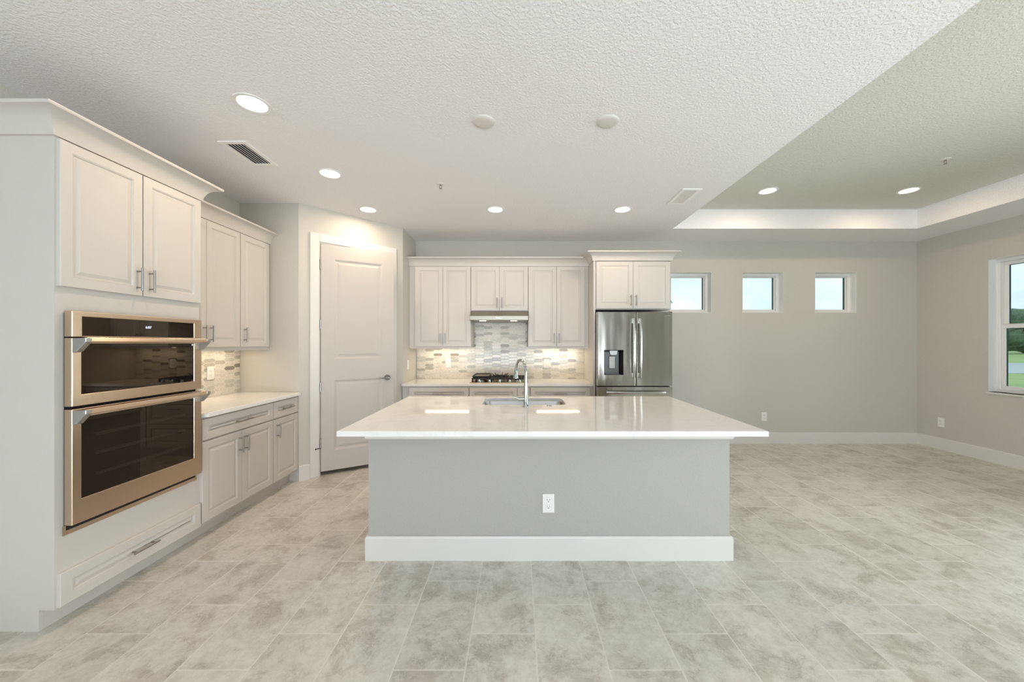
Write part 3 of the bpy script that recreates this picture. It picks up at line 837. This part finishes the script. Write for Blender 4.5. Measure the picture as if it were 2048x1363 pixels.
# dispenser recess
a, b, c, d = DISP
mb = MB()
panel = [[(a, 0.0, c), (b, 0.0, c), (b, 0.0, d), (a, 0.0, d)], [(a + 0.004, 0.002, c + 0.004), (b - 0.004, 0.002, c + 0.004), (b - 0.004, 0.002, d - 0.004), (a + 0.004, 0.002, d - 0.004)],
         [(a + 0.015, 0.065, c + 0.004), (b - 0.04, 0.065, c + 0.004), (b - 0.04, 0.065, d - 0.01), (a + 0.015, 0.065, d - 0.01)]]
mb.rings(panel, False, True)
dsp = mb.build('water_dispenser', M_BLACK, ld)
mb = MB(); mb.box(a + 0.012, b - 0.042, 0.045, 0.064, c + 0.006, d - 0.02, 0.004); mb.build('recess_back', M_DGREY, dsp)
mb = MB(); mb.prism([(a + 0.07, d - 0.006), (a + 0.075, d - 0.05), (a + 0.09, d - 0.062), (a + 0.145, d - 0.062), (a + 0.16, d - 0.05), (a + 0.165, d - 0.006)], 'y', 0.010, 0.045)
mb.build('spout_housing', M_SATIN, dsp, bev=0.003)
mb = MB(); mb.box(a + 0.067, a + 0.143, 0.028, 0.044, c + 0.075, d - 0.075, 0.004); mb.build('paddle', M_NICKEL, dsp)
mb = MB(); mb.box(a + 0.012, b - 0.042, 0.006, 0.045, c + 0.004, c + 0.012, 0.002); mb.build('drip_tray', M_DGREY, dsp)
# bowed handles
def bow(x, parent, z0=1.0, z1=1.715, lean=0.0):
    R = []; n = 16
    for i in range(n + 1):
        t = i / n; z = z0 + (z1 - z0) * t
        bulge = -0.022 - 0.045 * math.sin(PI * (0.08 + 0.84 * t)) ** 0.8
        xo = x + lean * math.sin(PI * t)
        w_, th = 0.0115, 0.009
        R.append([(xo - w_, bulge + th, z), (xo - w_, bulge - th * .6, z), (xo - w_ * .5, bulge - th, z), (xo + w_ * .5, bulge - th, z), (xo + w_, bulge - th * .6, z), (xo + w_, bulge + th, z)])
    mb = MB(); mb.rings(R)
    for z in (z0 + 0.03, z1 - 0.03): mb.box(x - 0.008, x + 0.008, -0.035, 0.001, z - 0.03, z + 0.03, 0.002)
    return mb.build('handle', M_SATIN if False else M_STEEL, parent, True, angle=40)
bow(xm - 0.038, ld); bow(xm + 0.038, rd)
def hbow(z, parent):
    R = []; n = 16
    for i in range(n + 1):
        t = i / n; x = 0.10 + (FW - 0.20) * t
        y = -0.022 - 0.04 * math.sin(PI * (0.08 + 0.84 * t)) ** 0.8
        R.append([(x, y + 0.009, z - 0.014), (x, y - 0.006, z - 0.014), (x, y - 0.009, z - 0.008), (x, y - 0.009, z + 0.008), (x, y - 0.006, z + 0.014), (x, y + 0.009, z + 0.014)])
    mb = MB(); mb.rings(R)
    for x in (0.13, FW - 0.13): mb.box(x - 0.03, x + 0.03, -0.035, 0.001, z - 0.009, z + 0.009, 0.002)
    mb.build('handle', M_STEEL, parent, True, angle=40)
hbow(0.826, fz); hbow(0.40, fz2)
text('SAMSUNG', 0.016, M_SATIN, rd, (FW - 0.065, -0.0004, 1.749), (PI / 2, 0, 0), 'brand_lettering')
mb = MB(); mb.box(0.0, 0.03, 0.02, 0.07, 1.7945, 1.80); mb.build('hinge_cover', M_GAP, fr)
mb = MB(); mb.box(FW - 0.03, FW, 0.02, 0.07, 1.7945, 1.80); mb.build('hinge_cover', M_GAP, fr)

# ------------------------------------------------------------------ island
isl = thing('kitchen_island', 'kitchen island with grey-green painted front and tall white baseboard', 'kitchen island', (0, 2.385, 0), 0)
IX0, IX1 = -0.981, 1.388
mb = MB(); mb.box(IX0, IX1, 0, 0.11, 0, ZK0 - 0.001); mb.box(IX0, IX0 + 0.1, 0.11, 0.98, 0, ZK0 - 0.001); mb.box(IX1 - 0.1, IX1, 0.11, 0.98, 0, ZK0 - 0.001)
mb.build('knee_wall', M_ISLAND, isl)
mb = MB(); mb.sweep([(IX0, 0.98), (IX0, 0), (IX1, 0), (IX1, 0.98)], [(0.0005, 0), (0.0165, 0), (0.0165, 0.143), (0.011, 0.156), (0.0005, 0.156)])
mb.build('baseboard', M_TRIM, isl)
mb = MB(); mb.sweep([(IX0, 0.98), (IX0, 0), (IX1, 0), (IX1, 0.98)], [(0.0005, 0.793), (0.015, 0.793), (0.018, 0.80), (0.018, 0.8835), (0.0005, 0.8835)])
mb.build('apron_trim', M_TRIM, isl)
ib = bpy.data.objects.new('cabinet_side', None); COL.objects.link(ib); ib.parent = isl; ib.location = (IX1 - 0.1, 1.0, 0); ib.rotation_euler[2] = PI
wI = IX1 - IX0 - 0.2
mb = MB(); mb.box(0.001, wI - 0.001, 0, 0.02, 0.105, 0.883); mb.box(0.001, wI - 0.001, 0.07, 0.085, 0, 0.105); mb.box(0.001, wI - 0.001, 0.02, 0.87, 0.105, 0.12); mb.build('cabinet_front', M_CAB, ib)
nI = 5
for k in range(nI):
    a = k * wI / nI + 0.004; b = (k + 1) * wI / nI - 0.004
    front('door', a, b, 0.125, 0.70, ib); front('drawer', a, b, 0.716, 0.868, ib)

# ------------------------------------------------------------------ sink, faucet, button
sk = thing('kitchen_sink', 'undermount stainless sink set in the island countertop', 'sink', ((SX0 + SX1) / 2, (SY0 + SY1) / 2, 0), 0)
hw, hh = (SX1 - SX0) / 2, (SY1 - SY0) / 2
mb = MB()
rg = []
for ins, z, r in ((-0.02, 0.8835, 0.06), (-0.004, 0.8835, 0.053), (-0.004, 0.8825, 0.053), (0.006, 0.86, 0.055), (0.010, 0.70, 0.06), (0.03, 0.675, 0.07), (0.10, 0.668, 0.04)):
    rg.append([(x, y, z) for x, y in rrect(-hw + ins, hw - ins, -hh + ins, hh - ins, r, 6)])
mb.rings(rg, False, True)
mb.build('basin', M_SINK, sk, True, angle=50)
mb = MB(); mb.lathe([(0.045, 0.669), (0.042, 0.674), (0.03, 0.671), (0.0, 0.670)][:3], n=24); mb.build('drain', M_CHROME, sk, True)

fx, fy = 0.062, 2.885
fa = thing('kitchen_faucet', 'chrome pull-down faucet with high arc in front of the sink', 'faucet', (fx, fy, ZK1), 0)
mb = MB(); mb.lathe([(0.026, 0), (0.026, 0.004), (0.0205, 0.012), (0.019, 0.06), (0.017, 0.12), (0.0135, 0.20), (0.0115, 0.26)], n=28)
mb.build('faucet_body', M_CHROME, fa, True, angle=60)
dx, dy = -0.080, 0.196; Rr = 0.1058; 
u = Vector((dx, dy)).normalized()
pts = []
for i in range(21):
    a = PI * (1 - i / 20)
    s = Rr + Rr * math.cos(a)
    pts.append((u.x * s, u.y * s, 0.26 + Rr * math.sin(a)))
mb = MB(); mb.tube([(0, 0, 0.25)] + pts + [(u.x * 2 * Rr, u.y * 2 * Rr, 0.25)], 0.0105, 16)
mb.build('neck', M_CHROME, fa, True, angle=60)
mb = MB(); mb.lathe([(0.0115, 0.29), (0.014, 0.288), (0.0145, 0.262), (0.0155, 0.255), (0.020, 0.222), (0.0225, 0.212), (0.0225, 0.208), (0.018, 0.206)], (u.x * 2 * Rr, u.y * 2 * Rr, 0), 24)
mb.build('spray_head', M_CHROME, fa, True, angle=60)
mb = MB(); mb.cyl((-0.012, 0, 0.062), (-0.058, 0, 0.062), 0.0145, 0.0145, 20); mb.build('valve', M_CHROME, fa, True)
mb = MB(); mb.tube([(-0.056, 0, 0.064), (-0.075, 0, 0.072), (-0.105, 0, 0.076)], [0.009, 0.007, 0.006], 12); mb.build('lever', M_CHROME, fa, True)
ab = thing('air_switch', 'small round chrome button on the island countertop right of the faucet', 'button', (0.252, 2.914, ZK1), 0)
mb = MB(); mb.lathe([(0.021, 0), (0.021, 0.003), (0.018, 0.005), (0.013, 0.005)], n=24); mb.build('ring', M_CHROME, ab, True)
mb = MB(); mb.lathe([(0.012, 0.0051), (0.012, 0.007), (0.010, 0.008)], n=20); mb.build('push_button', M_SATIN, ab, True)

# ------------------------------------------------------------------ gas cooktop
ck = thing('gas_cooktop', 'stainless five-burner gas cooktop with black grates on the back counter', 'cooktop', (-0.604, 4.566, ZK1), 0)
CW, CD = 0.735, 0.515
mb = MB(); mb.box(0, CW, 0, CD, 0.0005, 0.010, 0.003, 2); mb.build('tray', M_STEEL_W, ck)
burn = [(0.13, 0.15), (0.13, 0.39), (0.3675, 0.28), (0.605, 0.15), (0.605, 0.39)]
for i, (bx_, by_) in enumerate(burn):
    R_ = 0.055 if i == 2 else 0.042
    mb = MB(); mb.lathe([(R_ + 0.01, 0.0102), (R_ + 0.008, 0.018), (R_, 0.024), (R_, 0.03)], (bx_, by_, 0), 24); o = mb.build('burner', M_SATIN, ck, True)
    mb = MB(); mb.lathe([(R_ * 0.95, 0.0302), (R_ * 0.95, 0.036), (R_ * 0.85, 0.039)], (bx_, by_, 0), 24); mb.build('burner_cap', M_IRON, o, True)
for k, (ga, gb) in enumerate(((0.012, 0.244), (0.250, 0.485), (0.491, 0.723))):
    mb = MB(); t = 0.012; zt = 0.062; gy0, gy1 = 0.078, 0.505
    for yy in (gy0, gy1 - t): mb.box(ga, gb, yy, yy + t, zt - 0.022, zt - 0.004, 0.003)
    for xx in (ga, gb - t): mb.box(xx, xx + t, gy0, gy1, zt - 0.022, zt - 0.004, 0.003)
    for xx in (ga + (gb - ga) / 3, ga + (gb - ga) * 2 / 3): mb.box(xx - 0.005, xx + 0.005, gy0 + t, gy1 - t, zt - 0.018, zt, 0.002)
    for yy in (gy0 + 0.07, (gy0 + gy1) / 2, gy1 - 0.07): mb.box(ga + t, gb - t, yy - 0.005, yy + 0.005, zt - 0.018, zt, 0.002)
    for xx in (ga, gb - 0.02):
        for yy in (gy0, gy1 - 0.02): mb.box(xx, xx + 0.02, yy, yy + 0.02, 0.0102, zt - 0.02, 0.002)
    mb.build('grate', M_IRON, ck)
for k in range(5):
    kx = 0.115 + 0.1275 * k
    mb = MB(); mb.lathe([(0.023, 0.0102), (0.023, 0.016), (0.017, 0.022), (0.0155, 0.040), (0.013, 0.042)], (kx, 0.040, 0), 24)
    mb.box(kx - 0.004, kx + 0.004, 0.020, 0.060, 0.040, 0.048, 0.002)
    mb.build('knob', M_CHROME, ck, True, angle=40)
gr = thing('griddle', 'flat cast iron griddle plate resting on the left cooktop grate', 'griddle', (-0.604 + 0.128, 4.566 + 0.30, ZK1 + 0.0625), 0)
mb = MB(); mb.box(-0.105, 0.105, -0.19, 0.19, 0, 0.010, 0.003)
for s in (-1, 1): mb.box(s * 0.105 - 0.006, s * 0.105 + 0.006, -0.19, 0.19, 0.008, 0.024, 0.002)
mb.box(-0.105, 0.105, 0.180, 0.192, 0.008, 0.024, 0.002); mb.box(-0.105, 0.105, -0.192, -0.180, 0.008, 0.020, 0.002)
mb.build('plate', M_IRON, gr)
mb = MB(); mb.box(-0.10, 0.10, -0.178, 0.178, 0.0101, 0.0125); mb.build('cooking_surface', mat('griddle_surface', (0.22, 0.17, 0.12), 0.35, 0.4), gr)
wr = thing('wok_ring', 'black cast iron wok ring resting on the middle cooktop grate', 'wok ring', (-0.604 + 0.3675, 4.566 + 0.28, ZK1 + 0.0625), 0)
mb = MB(); n = 28
mb.tube([(0.075 * math.cos(2 * PI * i / n), 0.075 * math.sin(2 * PI * i / n), 0.008) for i in range(n + 1)], 0.007, 8)
mb.build('ring', M_IRON, wr, True)
for k in range(6):
    a = 2 * PI * k / 6 + 0.26; ca, sa = math.cos(a), math.sin(a)
    mb = MB(); mb.tube([(0.066 * ca, 0.066 * sa, 0.006), (0.09 * ca, 0.09 * sa, 0.022), (0.112 * ca, 0.112 * sa, 0.044)], [0.007, 0.006, 0.004], 8); mb.build('prong', M_IRON, wr, True)

# ------------------------------------------------------------------ outlets and switch
def outlet_proto():
    t = thing('wall_outlet', 'x', 'outlet', (0, 0, 0), 0)
    mb = MB(); mb.box(-0.0385, 0.0385, -0.006, -0.0005, -0.061, 0.061, 0.002, 2); mb.build('cover_plate', M_PLASTIC, t)
    for s in (-1, 1):
        mb = MB(); mb.prism(rrect(-0.017, 0.017, s * 0.021 - 0.0145, s * 0.021 + 0.0145, 0.009, 4), 'y', -0.0085, -0.0061)
        r = mb.build('receptacle', M_PLASTIC, t)
        mb = MB()
        mb.box(-0.0085, -0.0062, -0.0089, -0.0083, s * 0.021 - 0.001, s * 0.021 + 0.008); mb.box(0.0062, 0.0085, -0.0089, -0.0083, s * 0.021 + 0.0, s * 0.021 + 0.007)
        mb.cyl((0, -0.0089, s * 0.021 - 0.008), (0, -0.0083, s * 0.021 - 0.008), 0.0028, n=10)
        mb.build('slot', M_SLOT, r)
    return t
OUT = [((0.1995, 2.385, 0.369), 0, 'white duplex outlet on the front of the kitchen island', 1.0),
       ((3.485, YB, 0.379), 0, 'white duplex outlet low on the back wall beneath the windows', 1.0),
       ((XR, 4.856, 0.362), -PI / 2, 'white duplex outlet low on the right wall near the corner', 1.0),
       ((-0.985, YB - 0.0085, 1.135), 0, 'cream outlet on the mosaic backsplash left of the cooktop', 1.0),
       ((0.402, YB - 0.0085, 1.130), 0, 'cream outlet on the mosaic backsplash right of the cooktop', 1.0),
       ((XL + 0.0085, 3.38, 1.14), R90, 'white outlet on the mosaic backsplash of the left wall', 1.0)]
proto = outlet_proto()
for i, (loc, rz, lab, s) in enumerate(OUT):
    o = proto if i == 0 else copy_tree(proto)
    o.location = loc; o.rotation_euler = (0, 0, rz); o['label'] = lab; o['group'] = 'duplex wall outlets'
sw = thing('light_switch', 'white rocker switch on the return wall left of the back counter', 'switch', (-1.445, 4.765, 1.135), R90)
mb = MB(); mb.box(-0.038, 0.038, -0.006, -0.0005, -0.061, 0.061, 0.002, 2); mb.build('cover_plate', M_PLASTIC, sw)
mb = MB(); mb.prism([(-0.006, -0.033), (-0.0065, 0.033), (-0.011, 0.033), (-0.008, 0), (-0.008, -0.033)], 'x', -0.017, 0.017); mb.build('rocker', M_PLASTIC, sw)

# ------------------------------------------------------------------ ceiling fixtures
def can_proto():
    t = thing('recessed_light', 'x', 'ceiling light', (0, 0, 0), 0)
    mb = MB(); n = 40
    P_ = [(0.099, -0.0003), (0.099, -0.004), (0.096, -0.006), (0.083, -0.005), (0.078, -0.0035), (0.078, -0.0003)]
    R_ = [[(r * math.cos(2 * PI * i / n), r * math.sin(2 * PI * i / n), z) for i in range(n)] for r, z in P_]
    mb.rings(R_ + [R_[0]], False, False); mb.build('trim_ring', M_PLASTIC, t, True)
    mb = MB(); mb.lathe([(0.077, -0.0005), (0.077, -0.003), (0.07, -0.0042)], n=n); mb.build('lens', M_LENS, t, True)
    d = bpy.data.lights.new('can_lamp', 'AREA'); d.shape = 'DISK'; d.size = 0.14; d.energy = CAN_W; d.color = (1.0, 0.74, 0.52); d.spread = PI
    o = bpy.data.objects.new('can_lamp', d); COL.objects.link(o); o.parent = t; o.location = (0, 0, -0.008)
    return t
CANS = [((-1.60, 2.19, ZC), 'lit recessed ceiling light nearest the camera, above the oven cabinet'),
        ((-1.60, 3.094, ZC), 'lit recessed ceiling light between the left vent and the pantry door'),
        ((-1.62, 3.929, ZC), 'lit recessed ceiling light right above the pantry door'),
        ((-0.243, 3.925, ZC), 'lit recessed ceiling light in front of the range hood cabinet'),
        ((1.13, 3.925, ZC), 'lit recessed ceiling light in front of the refrigerator cabinet'),
        ((2.77, 4.03, ZT), 'lit recessed ceiling light at the left end of the tray ceiling'),
        ((4.32, 4.02, ZT), 'lit recessed ceiling light near the right corner of the tray ceiling'),
        ((-0.243, 0.3, ZC), 'recessed ceiling light behind the camera, left'), ((1.13, 0.3, ZC), 'recessed ceiling light behind the camera, right')]
cp_ = can_proto()
for i, (loc, lab) in enumerate(CANS[:7]):
    o = cp_ if i == 0 else copy_tree(cp_)
    o.location = loc; o['label'] = lab; o['group'] = 'recessed ceiling lights'
for i, (x, lab) in enumerate(((-0.224, 'round white blank ceiling cover above the left half of the island'), (0.583, 'round white blank ceiling cover above the right half of the island'))):
    mb = MB(); mb.lathe([(0.071, 0), (0.071, -0.004), (0.066, -0.010), (0.05, -0.013), (0.02, -0.014)], n=36)
    o = mb.build('ceiling_cover_plate', mat('cover_plate_enamel', (0.68, 0.655, 0.625), 0.5), None, True, angle=50); o.location = (x, 2.363, ZC - 0.0003)
    tag(o, lab, 'ceiling cover', 'round ceiling cover plates')
for loc, lab in (((-0.70, 3.29, ZC), 'small white fire sprinkler in the kitchen ceiling'), ((3.92, 3.335, ZT), 'small fire sprinkler in the raised tray ceiling')):
    t = thing('fire_sprinkler', lab, 'sprinkler', loc, 0, 'ceiling fire sprinklers')
    mb = MB(); mb.lathe([(0.038, -0.0003), (0.038, -0.002), (0.03, -0.005), (0.014, -0.008)], n=28); mb.build('escutcheon', M_PLASTIC, t, True)
    mb = MB(); mb.cyl((0, 0, -0.008), (0, 0, -0.018), 0.009, n=12)
    for s in (-1, 1): mb.tube([(s * 0.008, 0, -0.016), (s * 0.013, 0, -0.028), (s * 0.003, 0, -0.042)], 0.0022, 8)
    mb.build('sprinkler_frame', M_NICKEL, t, True)
    mb = MB(); mb.lathe([(0.014, -0.044), (0.014, -0.0455)], n=16); mb.build('deflector', M_NICKEL, t)
def vent(loc, W, L, lab, n):
    t = thing('ceiling_vent', lab, 'vent', loc, 0, 'ceiling air vents')
    e = 0.035
    mb = MB()
    for a, b, c, d in ((-W / 2 - e, W / 2 + e, -L / 2 - e, -L / 2), (-W / 2 - e, W / 2 + e, L / 2, L / 2 + e), (-W / 2 - e, -W / 2, -L / 2, L / 2), (W / 2, W / 2 + e, -L / 2, L / 2)):
        mb.box(a, b, c, d, -0.008, -0.0004, 0.002)
    mb.build('vent_frame', M_VENT, t)
    mb = MB(); mb.box(-W / 2, W / 2, -L / 2, L / 2, -0.0015, -0.0004); mb.build('backing', M_GAP, t)
    mb = MB()
    for k in range(n):
        x = -W / 2 + (k + 0.5) * W / n; h = W / n * 0.33
        mb.prism([(x - h, -0.0035), (x - h + 0.0015, -0.002), (x + h, -0.010), (x + h - 0.0015, -0.0115)], 'y', -L / 2, L / 2)
    mb.build('louvers', M_VENT, t)
vent((-2.045, 2.77, ZC), 0.135, 0.29, 'white ceiling air vent above the left cabinets', 6)
vent((1.63, 3.575, ZC), 0.115, 0.30, 'white ceiling air vent beside the edge of the tray ceiling', 6)

# ------------------------------------------------------------------ outdoors
mb = MB(); mb.lathe([(160, -0.36), (160, -0.35)], (20, 20, 0), 64); struct(mb.build('ground', M_GRASS), 'green grass field outside the windows')
mb = MB(); mb.box(-4, 8, -8, YR - WT, -0.25, -0.03); o = mb.build('patio', M_PATIO); struct(o)
mb = MB(); n = 60
mb.rings([[(74 + 66 * math.cos(2 * PI * i / n) * (1 + 0.05 * math.sin(3 * i)), 26.3 + 6.6 * math.sin(2 * PI * i / n), z) for i in range(n)] for z in (-0.348, -0.335)])
tag(mb.build('pond', M_WATER), 'pale pond beyond the right wall window', 'pond')
def tree(x, y, h, r, lab, seed):
    rnd = random.Random(seed)
    t = thing('tree', lab, 'tree', (x, y, -0.35), 0, 'trees beyond the pond')
    mb = MB(); mb.cyl((0, 0, 0), (0, 0, h * 0.5), 0.25, 0.16, 10); mb.build('trunk', M_BARK, t, True)
    mb = MB()
    for k in range(16):
        a = rnd.uniform(0, 2 * PI); rr = rnd.uniform(0, r * 0.75); zz = rnd.uniform(h * 0.22, h * 0.80); s = rnd.uniform(0.34, 0.5) * r
        m4 = Matrix.Translation((rr * math.cos(a), rr * math.sin(a), zz)) @ Matrix.Diagonal((s, s, s * 0.8, 1))
        res = bmesh.ops.create_icosphere(mb.bm, subdivisions=3, radius=1.0, matrix=m4)
        for v in res['verts']:
            q = v.co
            v.co += (q - Vector((rr * math.cos(a), rr * math.sin(a), zz))) * (0.16 * math.sin(q.x * 5.1 + k) * math.sin(q.y * 4.3) + 0.14 * math.sin(q.z * 6.7 + q.x * 3) + rnd.uniform(-0.06, 0.06))
    mb.build('crown', M_LEAF, t, True, angle=180)
tree(79, 60, 7.9, 4.6, 'dark green tree seen through the tall window in the right wall', 1)
tree(90.5, 61, 7.2, 5.0, 'bushy tree at the right edge of the tall window view', 2)
tree(102, 60, 8.4, 5.2, 'tree farther right beyond the pond, out past the window', 3)
tree(68, 62, 7.4, 5.0, 'tree at the left edge of the tall window view', 4)
pt = thing('palm_tree', 'palm whose frond tips show at the left edge of the first small window', 'palm tree', (10.9, 30, -0.35), 0)
mb = MB(); mb.tube([(0, 0, 0), (0.1, 0, 2.5), (0.05, 0, 5.4)], [0.2, 0.15, 0.13], 10); mb.build('trunk', M_BARK, pt, True)
for k in range(14):
    a = 2 * PI * k / 14; L = 1.7; mb = MB()
    ca, sa = math.cos(a), math.sin(a)
    for j in range(12):
        t_ = (j + 1) / 13; x_ = L * t_; z_ = 5.4 + 0.6 * math.sin(t_ * 2.2) - 0.9 * t_ * t_
        for s in (-1, 1):
            tip = (ca * (x_ + 0.18) - s * sa * 0.34 * (1 - t_ * 0.5), sa * (x_ + 0.18) + s * ca * 0.34 * (1 - t_ * 0.5), z_ - 0.16)
            mb.tube([(ca * x_, sa * x_, z_), tip], [0.018, 0.004], 4)
    mb.tube([(ca * L * t, sa * L * t, 5.4 + 0.6 * math.sin(t * 2.2) - 0.9 * t * t) for t in (0, .2, .4, .6, .8, 1)], 0.02, 5)
    mb.build('frond', M_LEAF, pt)
